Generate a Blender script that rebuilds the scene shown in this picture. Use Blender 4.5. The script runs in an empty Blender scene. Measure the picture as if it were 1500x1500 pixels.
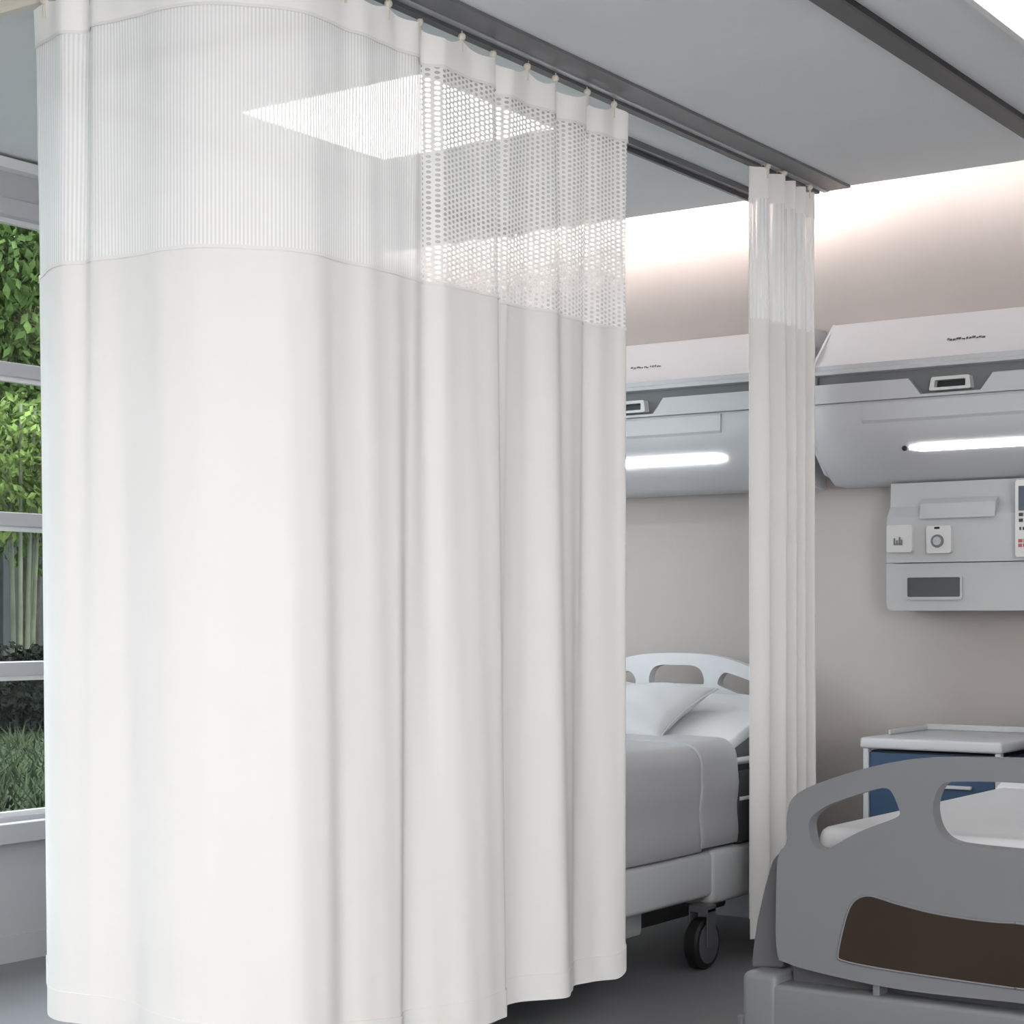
import bpy, bmesh, math, random
from mathutils import Vector, Matrix
from bisect import bisect_right
random.seed(7)
C = bpy.context.scene.collection
PI = math.pi
PA, PB, PC, PF, PD, CV, CD, ST, SKY, SUN = 8.0, 0.8, 12.8, 4.0, 2.0, 225.0, 48.0, 6.0, 5.5, 2.5   # lamp and sky strengths
PW, STF = 13.0, 34.0
SA, CA = 0.5688, 0.8225            # the camera looks 34.67 degrees to the left of the ward's long axis
F_PX, HZ, EYE = 2660.0, 905.0, 1.2
# world axes: x along the headwall (to the right), y towards the headwall, z up; the camera stands at x=0, y=0

def on_y(px, py, y):               # a pixel on a plane parallel to the headwall -> point
    r = (px-750)/F_PX; Z = y/(CA+r*SA)
    return Vector((Z*(-SA+r*CA), y, EYE+(HZ-py)*Z/F_PX))
def on_x(px, py, x):
    r = (px-750)/F_PX; Z = x/(-SA+r*CA)
    return Vector((x, Z*(CA+r*SA), EYE+(HZ-py)*Z/F_PX))

# ------------------------------------------------------------------ materials
def srgb(r, g, b):
    f = lambda c: (c/255/12.92) if c/255 <= .04045 else ((c/255+.055)/1.055)**2.4
    return (f(r), f(g), f(b), 1)
def mat(name, col, rough=.5, metal=0., spec=.5, noise=0., nscale=30., bump=0., bscale=200., sheen=0.):
    m = bpy.data.materials.new(name); m.use_nodes = True
    nt = m.node_tree; b = nt.nodes['Principled BSDF']
    b.inputs['Base Color'].default_value = col
    b.inputs['Roughness'].default_value = rough
    b.inputs['Metallic'].default_value = metal
    b.inputs['Specular IOR Level'].default_value = spec
    if sheen: b.inputs['Sheen Weight'].default_value = sheen
    if noise or bump:
        tc = nt.nodes.new('ShaderNodeTexCoord')
    if noise:
        n = nt.nodes.new('ShaderNodeTexNoise'); n.inputs['Scale'].default_value = nscale; n.inputs['Detail'].default_value = 4
        nt.links.new(tc.outputs['Object'], n.inputs['Vector'])
        r = nt.nodes.new('ShaderNodeValToRGB')
        r.color_ramp.elements[0].position = .3; r.color_ramp.elements[1].position = .7
        r.color_ramp.elements[0].color = tuple(max(0, c*(1-noise)) for c in col[:3])+(1,)
        r.color_ramp.elements[1].color = tuple(min(1, c*(1+noise)) for c in col[:3])+(1,)
        nt.links.new(n.outputs['Fac'], r.inputs['Fac']); nt.links.new(r.outputs['Color'], b.inputs['Base Color'])
    if bump:
        n2 = nt.nodes.new('ShaderNodeTexNoise'); n2.inputs['Scale'].default_value = bscale
        nt.links.new(tc.outputs['Object'], n2.inputs['Vector'])
        bp = nt.nodes.new('ShaderNodeBump'); bp.inputs['Strength'].default_value = bump; bp.inputs['Distance'].default_value = .002
        nt.links.new(n2.outputs['Fac'], bp.inputs['Height']); nt.links.new(bp.outputs['Normal'], b.inputs['Normal'])
    return m
def emit(name, col, s):
    m = bpy.data.materials.new(name); m.use_nodes = True; nt = m.node_tree
    nt.nodes.remove(nt.nodes['Principled BSDF'])
    e = nt.nodes.new('ShaderNodeEmission'); e.inputs['Color'].default_value = col; e.inputs['Strength'].default_value = s
    nt.links.new(e.outputs[0], nt.nodes['Material Output'].inputs['Surface'])
    return m
def net_mat(name, col, mode):
    """woven net: the holes are real see-through openings in the weave, laid out in metres of cloth (UV)"""
    m = bpy.data.materials.new(name); m.use_nodes = True; nt = m.node_tree
    b = nt.nodes['Principled BSDF']; b.inputs['Base Color'].default_value = col; b.inputs['Roughness'].default_value = .9
    b.inputs['Specular IOR Level'].default_value = .1
    N = nt.nodes.new; L = nt.links.new
    def M(op, a, c=None):
        n = N('ShaderNodeMath'); n.operation = op
        for i, v in enumerate((a, c)):
            if v is None: continue
            if isinstance(v, (int, float)): n.inputs[i].default_value = v
            else: L(v, n.inputs[i])
        return n.outputs[0]
    uv = N('ShaderNodeUVMap'); sp = N('ShaderNodeSeparateXYZ'); L(uv.outputs['UV'], sp.inputs[0])
    u, v = sp.outputs[0], sp.outputs[1]
    if mode == 'net':
        a = M('DIVIDE', u, NET[0]); col_i = M('FLOOR', a); fa = M('SUBTRACT', M('FRACT', a), .5)
        vv = M('ADD', M('DIVIDE', v, NET[1]), M('MULTIPLY', M('MODULO', col_i, 2), .5)); fv = M('SUBTRACT', M('FRACT', vv), .5)
        d = M('SQRT', M('ADD', M('POWER', M('ABSOLUTE', fa), 2), M('POWER', M('ABSOLUTE', fv), 2)))
        hole = M('MULTIPLY', M('LESS_THAN', d, NET[2]), NET[3])
    else:
        a = M('DIVIDE', u, SHEER[0]); fa = M('ABSOLUTE', M('SUBTRACT', M('FRACT', a), .5))
        hole = M('ADD', M('MULTIPLY', M('LESS_THAN', fa, SHEER[1]), SHEER[2]), SHEER[3])
    tr = N('ShaderNodeBsdfTransparent'); tl = N('ShaderNodeBsdfTranslucent'); tl.inputs['Color'].default_value = col
    mx0 = N('ShaderNodeMixShader'); mx0.inputs[0].default_value = .1
    L(b.outputs[0], mx0.inputs[1]); L(tl.outputs[0], mx0.inputs[2])
    mx = N('ShaderNodeMixShader'); L(hole, mx.inputs[0]); L(mx0.outputs[0], mx.inputs[1]); L(tr.outputs[0], mx.inputs[2])
    L(mx.outputs[0], nt.nodes['Material Output'].inputs['Surface'])
    return m
NET = (.0185, .0136, .31, .55)       # column spacing, hole spacing, hole radius (cells), openness
SHEER = (.0095, .24, .19, .02)       # stripe spacing, half width of the open stripe, its openness, openness between
def glass_mat():
    m = bpy.data.materials.new('window_glass'); m.use_nodes = True; nt = m.node_tree
    nt.nodes.remove(nt.nodes['Principled BSDF'])
    t = nt.nodes.new('ShaderNodeBsdfTransparent'); t.inputs['Color'].default_value = (.93, .95, .94, 1)
    g = nt.nodes.new('ShaderNodeBsdfGlossy'); g.inputs['Roughness'].default_value = .02
    x = nt.nodes.new('ShaderNodeMixShader'); x.inputs[0].default_value = .02
    nt.links.new(t.outputs[0], x.inputs[1]); nt.links.new(g.outputs[0], x.inputs[2])
    nt.links.new(x.outputs[0], nt.nodes['Material Output'].inputs['Surface'])
    return m
def floor_mat():
    m = mat('vinyl_floor', (.175, .178, .188, 1), .36, spec=1.0, noise=.10, nscale=3.0)
    return m

CLOTH = (.81, .80, .785, 1)
M = dict(
    cloth=mat('curtain_cloth', CLOTH, .95, spec=.1, bump=.12, bscale=700),
    header=mat('header_cloth', (.92, .91, .895, 1), .95, spec=.1, bump=.15, bscale=500),
    net=net_mat('curtain_net', (.90, .89, .88, 1), 'net'), sheer=net_mat('curtain_sheer', (.95, .95, .945, 1), 'sheer'),
    wall=mat('wall_paint', (.445, .41, .39, 1), .8, spec=.2, noise=.015, nscale=6),
    wall_w=mat('window_wall_paint', (.50, .505, .525, 1), .7, spec=.3),
    ceil=mat('ceiling_paint', (.74, .76, .78, 1), .8, spec=.2, noise=.015, nscale=4),
    floor=floor_mat(),
    white=mat('white_paint', (.8, .8, .8, 1), .4),
    dark=mat('dark_groove', (.075, .077, .085, 1), .5),
    track=mat('track_grey', (.13, .133, .145, 1), .45),
    alu=mat('brushed_aluminium', (.48, .49, .51, 1), .4, metal=.3),
    cream=mat('cream_plastic', (.72, .67, .58, 1), .45),
    frame=mat('window_frame_paint', (.52, .52, .55, 1), .4),
    glass=glass_mat(),
    panel=emit('added_panel_diffuser', (1, .985, .965, 1), PA), panel_b=emit('added_panel_diffuser_b', (1, .985, .965, 1), PB), panel_c=emit('added_panel_diffuser_c', (1, .985, .965, 1), PC), panel_far=emit('bay_panel_bright', (1, .985, .965, 1), PF), panel_dim=emit('bay_panel_dimmed', (1, .985, .965, 1), PD),  # the first three glow on unseen panels added for the curtain
    fill_glow=emit('fill_light_glass', (1, .99, .98, 1), PW),  # emission of the added window in the unseen right wall
    cove=emit('cove_led', (1, .88, .83, 1), CV), cove_dim=emit('cove_led_dimmed', (1, .90, .855, 1), CD),
    strip=emit('lamp_strip', (1, .99, .98, 1), ST), strip_far=emit('lamp_strip_bright', (1, .99, .98, 1), STF),
    unit=mat('unit_plastic', (.56, .565, .59, 1), .38, noise=.01, nscale=5),
    unit_d=mat('unit_groove', (.17, .175, .185, 1), .5),
    unit_box=mat('wall_box_plastic', (.50, .505, .515, 1), .45),
    plate=mat('outlet_plate', (.66, .66, .66, 1), .35),
    black=mat('black_plastic', (.012, .012, .014, 1), .4),
    inset=mat('grey_inset', (.085, .088, .095, 1), .4),
    ink=mat('grey_ink', (.06, .06, .07, 1), .6),
    red=mat('red_ink', (.45, .12, .12, 1), .6),
    screen=mat('display_screen', (.10, .125, .16, 1), .2),
    paper=mat('pale_paper', (.72, .72, .71, 1), .6),
    bed_n=mat('bed_grey_plastic', (.165, .17, .18, 1), .42, noise=.012, nscale=5),
    bed_nd=mat('bed_dark_plastic', (.10, .102, .108, 1), .5),
    bed_f=mat('bed_pale_plastic', (.60, .61, .63, 1), .4, noise=.012, nscale=5),
    bed_fd=mat('bed_rail_dark', (.055, .056, .06, 1), .45),
    brown=mat('brown_laminate', (.026, .016, .009, 1), .6, spec=.3, noise=.10, nscale=4),
    rubber=mat('black_rubber', (.008, .008, .009, 1), .5),
    hub=mat('caster_hub', (.11, .112, .118, 1), .45),
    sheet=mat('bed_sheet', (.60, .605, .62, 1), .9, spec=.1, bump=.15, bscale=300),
    matt=mat('mattress_shade_grey', (.13, .133, .14, 1), .7),  # dark grey takes in the shade on the mattress sides
    blanket=mat('blanket_cloth', (.42, .425, .44, 1), .9, spec=.15, bump=.2, bscale=400),
    pillow=mat('pillow_cloth', (.52, .53, .55, 1), .9, spec=.1, bump=.15, bscale=300),
    cab=mat('cabinet_pale', (.55, .56, .58, 1), .4),
    blue=mat('cabinet_blue', (.035, .075, .15, 1), .4),
    grass=mat('lawn_green', (.035, .05, .027, 1), .95, spec=.08, noise=.4, nscale=2.5),
    leaf_a=mat('leaf_green', (.062, .105, .028, 1), .6, spec=.08, noise=.55, nscale=2.0),
    leaf_b=mat('leaf_dark', (.004, .006, .004, 1), .6, spec=.08, noise=.6, nscale=3.0),
    leaf_c=mat('leaf_fresh', (.095, .14, .036, 1), .6, spec=.08, noise=.5, nscale=2.0),
    stem=mat('bamboo_stem', (.08, .095, .055, 1), .6, noise=.3, nscale=4),
    bark=mat('bark', (.07, .06, .045, 1), .9, noise=.3, nscale=12),
    blade=mat('grass_blade', (.03, .045, .021, 1), .7, spec=.08, noise=.4, nscale=2),
    fence=mat('fence_grey', (.05, .06, .057, 1), .8, noise=.15, nscale=4),
)

# ------------------------------------------------------------------ mesh helpers
def link(name, me, m=None, parent=None, smooth=False, bevel=0, seg=2, angle=None):
    o = bpy.data.objects.new(name, me); C.objects.link(o)
    if m is not None and not me.materials: me.materials.append(m)
    if parent is not None:
        o.parent = parent
    if smooth or angle:
        for p in me.polygons: p.use_smooth = True
    if bevel:
        b = o.modifiers.new('bevel', 'BEVEL'); b.width = bevel; b.segments = seg; b.limit_method = 'ANGLE'; b.angle_limit = .6
        for p in me.polygons: p.use_smooth = True
        w = o.modifiers.new('wn', 'WEIGHTED_NORMAL'); w.keep_sharp = True
    return o
def new_bm(): return bmesh.new()
def fin(name, bm, m, parent=None, **k):
    bmesh.ops.recalc_face_normals(bm, faces=bm.faces)
    me = bpy.data.meshes.new(name); bm.to_mesh(me); bm.free()
    return link(name, me, m, parent, **k)
def box(bm, x0, x1, y0, y1, z0, z1):
    vs = [bm.verts.new((x, y, z)) for x in (x0, x1) for y in (y0, y1) for z in (z0, z1)]
    for f in ((0,1,3,2), (4,6,7,5), (0,4,5,1), (2,3,7,6), (0,2,6,4), (1,5,7,3)):
        bm.faces.new([vs[i] for i in f])
    return vs
def BX(name, m, parent, *b, **k):
    bm = new_bm(); box(bm, *b); return fin(name, bm, m, parent, **k)
def tube(bm, pts, r, n=10, cap=True, ref=None):
    rings = []
    for i, p in enumerate(pts):
        p = Vector(p); a = Vector(pts[max(0, i-1)]); c = Vector(pts[min(len(pts)-1, i+1)])
        d = (c-a).normalized(); up = ref or (Vector((0,0,1)) if abs(d.z) < .9 else Vector((1,0,0)))
        s = d.cross(up).normalized(); t = d.cross(s)
        rr = r[i] if isinstance(r, (list, tuple)) else r
        rings.append([bm.verts.new(p+(s*math.cos(2*PI*k/n)+t*math.sin(2*PI*k/n))*rr) for k in range(n)])
    for a, b in zip(rings, rings[1:]):
        for k in range(n): bm.faces.new((a[k], a[(k+1)%n], b[(k+1)%n], b[k]))
    if cap: bm.faces.new(rings[0]); bm.faces.new(list(reversed(rings[-1])))
def lathe_x(bm, cx, cy, cz, prof, n=28):      # profile of (dx, radius) about an axis along x
    rings = [[bm.verts.new((cx+dx, cy+rad*math.cos(2*PI*k/n), cz+rad*math.sin(2*PI*k/n))) for k in range(n)] for dx, rad in prof]
    for a, b in zip(rings, rings[1:]):
        for k in range(n): bm.faces.new((a[k], a[(k+1)%n], b[(k+1)%n], b[k]))
    bm.faces.new(rings[0]); bm.faces.new(list(reversed(rings[-1])))
def fillet(pts, r, n=6):
    out = []; N = len(pts)
    for i in range(N):
        p = Vector(pts[i]); a = Vector(pts[i-1]); b = Vector(pts[(i+1)%N])
        rr = r[i] if isinstance(r, (list, tuple)) else r
        da, db = (a-p), (b-p); q = min(rr, da.length*.48, db.length*.48)
        if q < 1e-4: out.append(tuple(p)); continue
        p0, p1 = p+da.normalized()*q, p+db.normalized()*q
        for k in range(n+1):
            t = k/n; v = p0*(1-t)**2+p*2*t*(1-t)+p1*t*t; out.append(tuple(v))
    return out
def chaikin(p, n=2):
    for _ in range(n):
        q = []
        for i in range(len(p)):
            a, b = p[i], p[(i+1) % len(p)]
            q += [(a[0]*.75+b[0]*.25, a[1]*.75+b[1]*.25), (a[0]*.25+b[0]*.75, a[1]*.25+b[1]*.75)]
        m = []
        for i in range(len(q)):                # drop doubled and dead straight points
            a, b, c = q[i-1], q[i], q[(i+1) % len(q)]
            if math.hypot(b[0]-a[0], b[1]-a[1]) < 1e-5: continue
            m.append(b)
        p = m
    return p
def sheet_cut(name, outer, holes, y0, y1, m, parent, bev=.008, off=(0, 0), soft=True):
    """a board with openings: outlines in (x, z), front at y0, back at y1"""
    cu = bpy.data.curves.new(name, 'CURVE'); cu.dimensions = '2D'; cu.fill_mode = 'BOTH'
    cu.extrude = abs(y1-y0)/2
    for loop in [chaikin(l) if soft else l for l in [outer]+holes]:
        s = cu.splines.new('POLY'); s.points.add(len(loop)-1); s.use_cyclic_u = True
        for p, q in zip(s.points, loop): p.co = (q[0], q[1], 0, 1)
    o = bpy.data.objects.new('tmp', cu); C.objects.link(o)
    dg = bpy.context.evaluated_depsgraph_get()
    me = bpy.data.meshes.new_from_object(o.evaluated_get(dg)); bpy.data.objects.remove(o); bpy.data.curves.remove(cu)
    me.transform(Matrix(((1,0,0,off[0]), (0,0,-1,(y0+y1)/2), (0,1,0,off[1]), (0,0,0,1))))
    bm = new_bm(); bm.from_mesh(me); bmesh.ops.remove_doubles(bm, verts=bm.verts, dist=1e-5)
    bmesh.ops.recalc_face_normals(bm, faces=bm.faces); me.clear_geometry(); bm.to_mesh(me); bm.free()
    me.materials.clear(); me.name = name
    o = link(name, me, m, parent)
    for p in me.polygons: p.use_smooth = True
    b = o.modifiers.new('bevel', 'BEVEL'); b.width = bev; b.segments = 3; b.limit_method = 'ANGLE'; b.angle_limit = 1.0
    w = o.modifiers.new('wn', 'WEIGHTED_NORMAL'); w.keep_sharp = True
    return o
def extrude_x(name, prof, x0, x1, m, parent, smooth=False, **k):     # closed profile in (y, z), swept along x
    bm = new_bm()
    a = [bm.verts.new((x0, y, z)) for y, z in prof]; b = [bm.verts.new((x1, y, z)) for y, z in prof]
    n = len(prof)
    for i in range(n): bm.faces.new((a[i], a[(i+1)%n], b[(i+1)%n], b[i]))
    bm.faces.new(a); bm.faces.new(list(reversed(b)))
    o = fin(name, bm, m, parent, **k)
    if smooth:
        for p in o.data.polygons: p.use_smooth = True
        e = o.modifiers.new('split', 'EDGE_SPLIT'); e.split_angle = .5
    return o
def sweep(name, path, prof, m, parent=None):     # profile (offset to the right of travel, z) along a path in (x, y)
    bm = new_bm(); rings = []
    P = [Vector((p[0], p[1], 0)) for p in path]
    for i, p in enumerate(P):
        d1 = (P[i]-P[i-1]).normalized() if i else (P[1]-P[0]).normalized()
        d2 = (P[i+1]-P[i]).normalized() if i < len(P)-1 else d1
        d = (d1+d2).normalized(); s = Vector((d.y, -d.x, 0)); k = 1/max(.4, d.dot(d1))
        rings.append([bm.verts.new((p.x+s.x*o*k, p.y+s.y*o*k, z)) for o, z in prof])
    n = len(prof)
    for a, b in zip(rings, rings[1:]):
        for k in range(n): bm.faces.new((a[k], a[(k+1)%n], b[(k+1)%n], b[k]))
    bm.faces.new(rings[0]); bm.faces.new(list(reversed(rings[-1])))
    return fin(name, bm, m, parent)
def arc(cx, cy, r, a0, a1, n=10):
    return [(cx+r*math.cos(math.radians(a0+(a1-a0)*k/n)), cy+r*math.sin(math.radians(a0+(a1-a0)*k/n))) for k in range(n+1)]
def tag(o, label, cat, group=None):
    o['label'] = label; o['category'] = cat
    if group: o['group'] = group
    return o
def thing(name, label, cat, loc=(0,0,0), group=None):
    o = bpy.data.objects.new(name, None); C.objects.link(o); o.location = loc; o.empty_display_size = .1
    return tag(o, label, cat, group)
def struct(o): o['kind'] = 'structure'; return o
def dup(root, loc, label, group=None):
    r = root.copy(); C.objects.link(r); r.location = loc; r['label'] = label
    if group: r['group'] = group
    for ch in list(root.children):
        c = ch.copy(); C.objects.link(c); c.parent = r
        for g in list(ch.children):
            d = g.copy(); C.objects.link(d); d.parent = c
    return r

# ------------------------------------------------------------------ the room
UB = 6.42                          # plane the bed head units are measured from
XL, XR, YB, YF, HC, CE = -5.04, 2.6, 6.53, -3.6, 2.80, 6.24
struct(BX('floor', M['floor'], None, XL-.3, XR+.2, YF-.2, YB+.2, -.1, 0))
struct(BX('wall_back', M['wall'], None, XL-.2, XR+.2, YB, YB+.2, 0, 3.02))
# right wall, outside the picture, with an added glowing window that lights the curtains
RY0, RY1, RZ0, RZ1 = -3.5, .9, .75, 2.65
bm = new_bm()
box(bm, XR, XR+.2, YF-.2, RY0, 0, 3.02); box(bm, XR, XR+.2, RY1, YB, 0, 3.02); box(bm, XR, XR+.2, RY0, RY1, 0, RZ0); box(bm, XR, XR+.2, RY0, RY1, RZ1, 3.02)
struct(fin('wall_right', bm, M['wall']))
bm = new_bm()
for k in range(5): y = RY0+.03+(RY1-RY0-.06)*k/4; box(bm, XR+.04, XR+.12, y-.03, y+.03, RZ0, RZ1)
for z in (RZ0+.02, RZ1-.02): box(bm, XR+.04, XR+.12, RY0, RY1, z-.02, z+.02)
w3 = struct(fin('fill_window', bm, M['frame']))
struct(BX('window_pane', M['fill_glow'], w3, XR+.085, XR+.10, RY0, RY1, RZ0, RZ1))  # glowing pane, added to light the curtains from the right
struct(BX('wall_front', M['wall'], None, XL-.2, XR, YF-.2, YF, 0, 3.02))
bm = new_bm(); box(bm, XL, XR, YF, CE, HC, HC+.05); box(bm, XL-.35, XR+.3, YF-.3, YB+.3, 3.02, 3.12)
struct(fin('ceiling', bm, M['ceil']))
# window wall: solid below the sill and above the head
WY0, WY1, WZ0, WZ1 = 1.2, 6.12, .485, 2.60
bm = new_bm()
box(bm, XL-.2, XL, YF, YB, 0, WZ0-.01); box(bm, XL-.2, XL, YF, YB, WZ1+.06, 3.02)
box(bm, XL-.2, XL, YF, WY0, WZ0-.01, WZ1+.06); box(bm, XL-.2, XL, WY1, YB, WZ0-.01, WZ1+.06)
struct(fin('wall_left', bm, M['wall_w']))
struct(BX('trim_1', M['white'], None, XL, XL+.05, YF, YB-.02, 2.752, 2.788))          # pale cornice along the window wall
struct(BX('trim_2', M['frame'], None, XL, XL+.05, YF, YB-.02, .418, .488, bevel=.004))  # sill board
def window():
    bm = new_bm(); x0, x1 = XL-.10, XL-.02
    box(bm, x0, XL+.012, WY0, WY1, WZ1, WZ1+.062); box(bm, x0, x1, WY0, WY1, WZ0-.01, WZ0+.02)
    muls = [WY0+.03, 2.4, 5.02, WY1-.03]
    for y in muls: box(bm, x0, x1, y-.03, y+.03, WZ0, WZ1)
    f = struct(fin('window_1', bm, M['frame'], None, bevel=.004))
    for k in range(1, 4):
        z = .494+.525*k
        bm = new_bm(); box(bm, x0-.005, XL-.015, WY0+.01, WY1-.01, z-.024, z+.026)
        struct(fin('glazing_bar', bm, M['frame'], f, bevel=.005))
    for k in range(1, 5):  # white strips imitate daylight on the outer edges of the frame
        z = .494+.525*k-.024 if k < 4 else WZ1
        struct(BX('sunlit_frame_edge', M['white'], f, XL-.055, XL-.03, WY0+.06, WY1-.06, z-.016, z+.002))
    struct(BX('sunlit_frame_edge', M['white'], f, XL-.055, XL-.03, WY0+.06, WY1-.06, WZ0+.018, WZ0+.034))
    struct(BX('window_pane', M['glass'], f, XL-.068, XL-.062, WY0+.02, WY1-.02, WZ0, WZ1+.02))
window()
struct(BX('baseboard_back', M['frame'], None, XL, XR, YB-.015, YB, 0, .1))
struct(BX('baseboard_left', M['wall_w'], None, XL, XL+.012, YF, YB-.02, 0, .09))
# cove lamp hidden above the ceiling edge
for x0, x1, m, lb in ((XL+.03, -2.93, 'cove', 'linear cove light washing the back wall above the far bed unit'), (-2.87, XR-.03, 'cove_dim', 'linear cove light washing the back wall above the right bed unit')):
    cv = thing('cove_light', lb, 'light', ((x0+x1)/2, 6.285, 2.85), 'cove lights'); h = (x1-x0)/2
    bm = new_bm(); box(bm, -h, h, -.03, .02, .005, .014); fin('led_strip', bm, M[m], cv)
    bm = new_bm(); box(bm, -h, h, -.035, .025, 0, .004); fin('strip_channel', bm, M['white'], cv)

# ceiling grooves and tracks
struct(BX('trim_3', M['track'], None, -2.876, -2.790, -3.0, 6.235, 2.790, 2.801))
struct(BX('trim_4', M['alu'], None, -2.897, -2.877, -3.0, 6.235, 2.786, 2.801))
rail = sweep('curtain_rail', [(-2.912, 6.20), (-2.912, 3.41)]+arc(-3.2, 3.41, .288, 0, -60, 7),
             [(-.014, 2.776), (.014, 2.776), (.014, 2.802), (-.014, 2.802)], M['dark'])
tag(rail, 'dark slotted ceiling rail that both white privacy curtains hang from', 'curtain rail')
a60 = arc(-3.2, 3.41, .288, -61, -90, 5)
rod = sweep('curtain_rod', a60+[(-5.03, 3.122)], [(-.011, 2.764), (.011, 2.764), (.013, 2.776), (.013, 2.801), (-.013, 2.801), (-.013, 2.776)], M['cream'])
tag(rod, 'cream curtain rod running from the curtain to the window wall', 'curtain rail')
TP = [(-.034, 2.801), (-.034, 2.778), (-.022, 2.778), (-.022, 2.794), (.022, 2.794), (.022, 2.778), (.034, 2.778), (.034, 2.801)]
def utrack(x0, x1, yf, label):
    r = .2
    path = [(x0, 6.21), (x0, yf+r)]+arc(x0+r, yf+r, r, 180, 270)[1:]+[(x1-r, yf)]+arc(x1-r, yf+r, r, 270, 360)[1:]+[(x1, 6.21)]
    o = sweep('ceiling_track', path, TP, M['track']); tag(o, label, 'ceiling track')
    bm = new_bm(); tube(bm, [(p[0], p[1], 2.796) for p in path], .006, 6); fin('track_slot', bm, M['black'], o)
utrack(-4.26, -3.147, 3.66, 'grey U-shaped ceiling track seen through the mesh of the front curtain')
struct(BX('trim_5', M['dark'], None, -2.03, -1.955, -1.0, 6.235, 2.789, 2.801))
struct(BX('trim_6', M['black'], None, -1.957, -1.945, -1.0, 6.235, 2.782, 2.801))

# ceiling light panels
def lamp(x0, x1, y0, y1, label, pm='panel'):
    t = thing('ceiling_light', label, 'ceiling light', ((x0+x1)/2, (y0+y1)/2, HC), 'square ceiling light panels')
    w, h = (x1-x0)/2, (y1-y0)/2; bm = new_bm()
    for b in ((-w, w, -h, -h+.02), (-w, w, h-.02, h), (-w, -w+.02, -h+.02, h-.02), (w-.02, w, -h+.02, h-.02)): box(bm, *b, -.012, .001)
    fin('lamp_frame', bm, M['white'], t)
    bm = new_bm(); box(bm, -w+.02, w-.02, -h+.02, h-.02, -.009, -.002); fin('diffuser', bm, M[pm], t)
lamp(-3.97, -3.22, 4.19, 4.95, 'lit ceiling panel showing through the mesh of the front curtain', 'panel_far')
lamp(-1.70, -.95, 4.0, 5.15, 'lit ceiling panel over the grey bed in the top right corner', 'panel_dim')
for x, ys in ((-4.1, (.2, -1.6)), (-1.6, (2.6, .4, -1.6)), (.4, (2.6, .4, -1.6))):  # unseen panels, added to throw light on the curtain
    for y in ys:
        lamp(x-.45, x+.45, y-.45, y+.45, 'added out-of-view ceiling panel that lights the front curtain', 'panel' if x < -2 else ('panel_b' if x < 0 and y > 2 else 'panel_c'))

# ------------------------------------------------------------------ curtains
def interp(ctrl):
    xs = [c[0] for c in ctrl]
    def f(s):
        if s <= xs[0]: return ctrl[0][1]
        if s >= xs[-1]: return ctrl[-1][1]
        i = bisect_right(xs, s)-1; n = len(xs)
        x0, x1 = xs[i], xs[i+1]; y0, y1 = ctrl[i][1], ctrl[i+1][1]
        def tan(k):
            if k == 0 or k == n-1: return 0
            a = (ctrl[k][1]-ctrl[k-1][1])/(xs[k]-xs[k-1]); b = (ctrl[k+1][1]-ctrl[k][1])/(xs[k+1]-xs[k])
            return 0 if a*b <= 0 else 2*a*b/(a+b)
        h = x1-x0; t = (s-x0)/h; m0, m1 = tan(i)*h, tan(i+1)*h
        return (2*t**3-3*t*t+1)*y0+(t**3-2*t*t+t)*m0+(-2*t**3+3*t*t)*y1+(t**3-t*t)*m1
    return f
class Cloth:
    """cloth hung along a path: (x, y) and outward normal by arc length, offsets at the rail and at the hem"""
    def __init__(s, path, length, top, hem, ztop, zhem, extra=None, power=.7):
        s.path, s.L, s.top, s.hem, s.zt, s.zh, s.extra, s.pw = path, length, interp(top), interp(hem), ztop, zhem, extra, power
    def pt(s, u, z, out=0):
        (x, y), (nx, ny) = s.path(u)
        w = max(0, min(1, (2.76-z)/(2.76-.12)))**s.pw
        d = s.top(u)*(1-w)+s.hem(u)*w+out+.0025*math.sin(u*41+z*9)*math.sin(u*17-z*4)*max(0, 1-w*2)+.0012*math.sin(u*63+z*2.1)
        x, y = x+nx*d, y+ny*d
        if s.extra:
            ex, ey = s.extra(u, w); x += ex; y += ey
        return Vector((x, y, z))
    def strip(s, name, m, parent, u0, u1, zlo, zhi, rows, du=.006, out=0, thick=0):
        n = max(2, int((u1-u0)/du)); bm = new_bm(); uvl = bm.loops.layers.uv.new('UVMap'); g = []
        for i in range(n+1):
            u = u0+(u1-u0)*i/n; a, b = zlo(u), zhi(u); col = []
            for j in range(rows+1):
                z = a+(b-a)*j/rows; col.append((bm.verts.new(s.pt(u, z, out)), u, z))
            g.append(col)
        for i in range(n):
            for j in range(rows):
                q = (g[i][j], g[i+1][j], g[i+1][j+1], g[i][j+1])
                f = bm.faces.new([v[0] for v in q]); f.smooth = True
                for lp, v in zip(f.loops, q): lp[uvl].uv = (v[1], v[2])
        me = bpy.data.meshes.new(name); bm.to_mesh(me); bm.free()
        o = link(name, me, m, parent)
        if thick:
            md = o.modifiers.new('thickness', 'SOLIDIFY'); md.thickness = thick; md.offset = 1
            es = o.modifiers.new('rim', 'EDGE_SPLIT'); es.split_angle = 1.0
        return o
K = lambda v: (lambda u: v)

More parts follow.
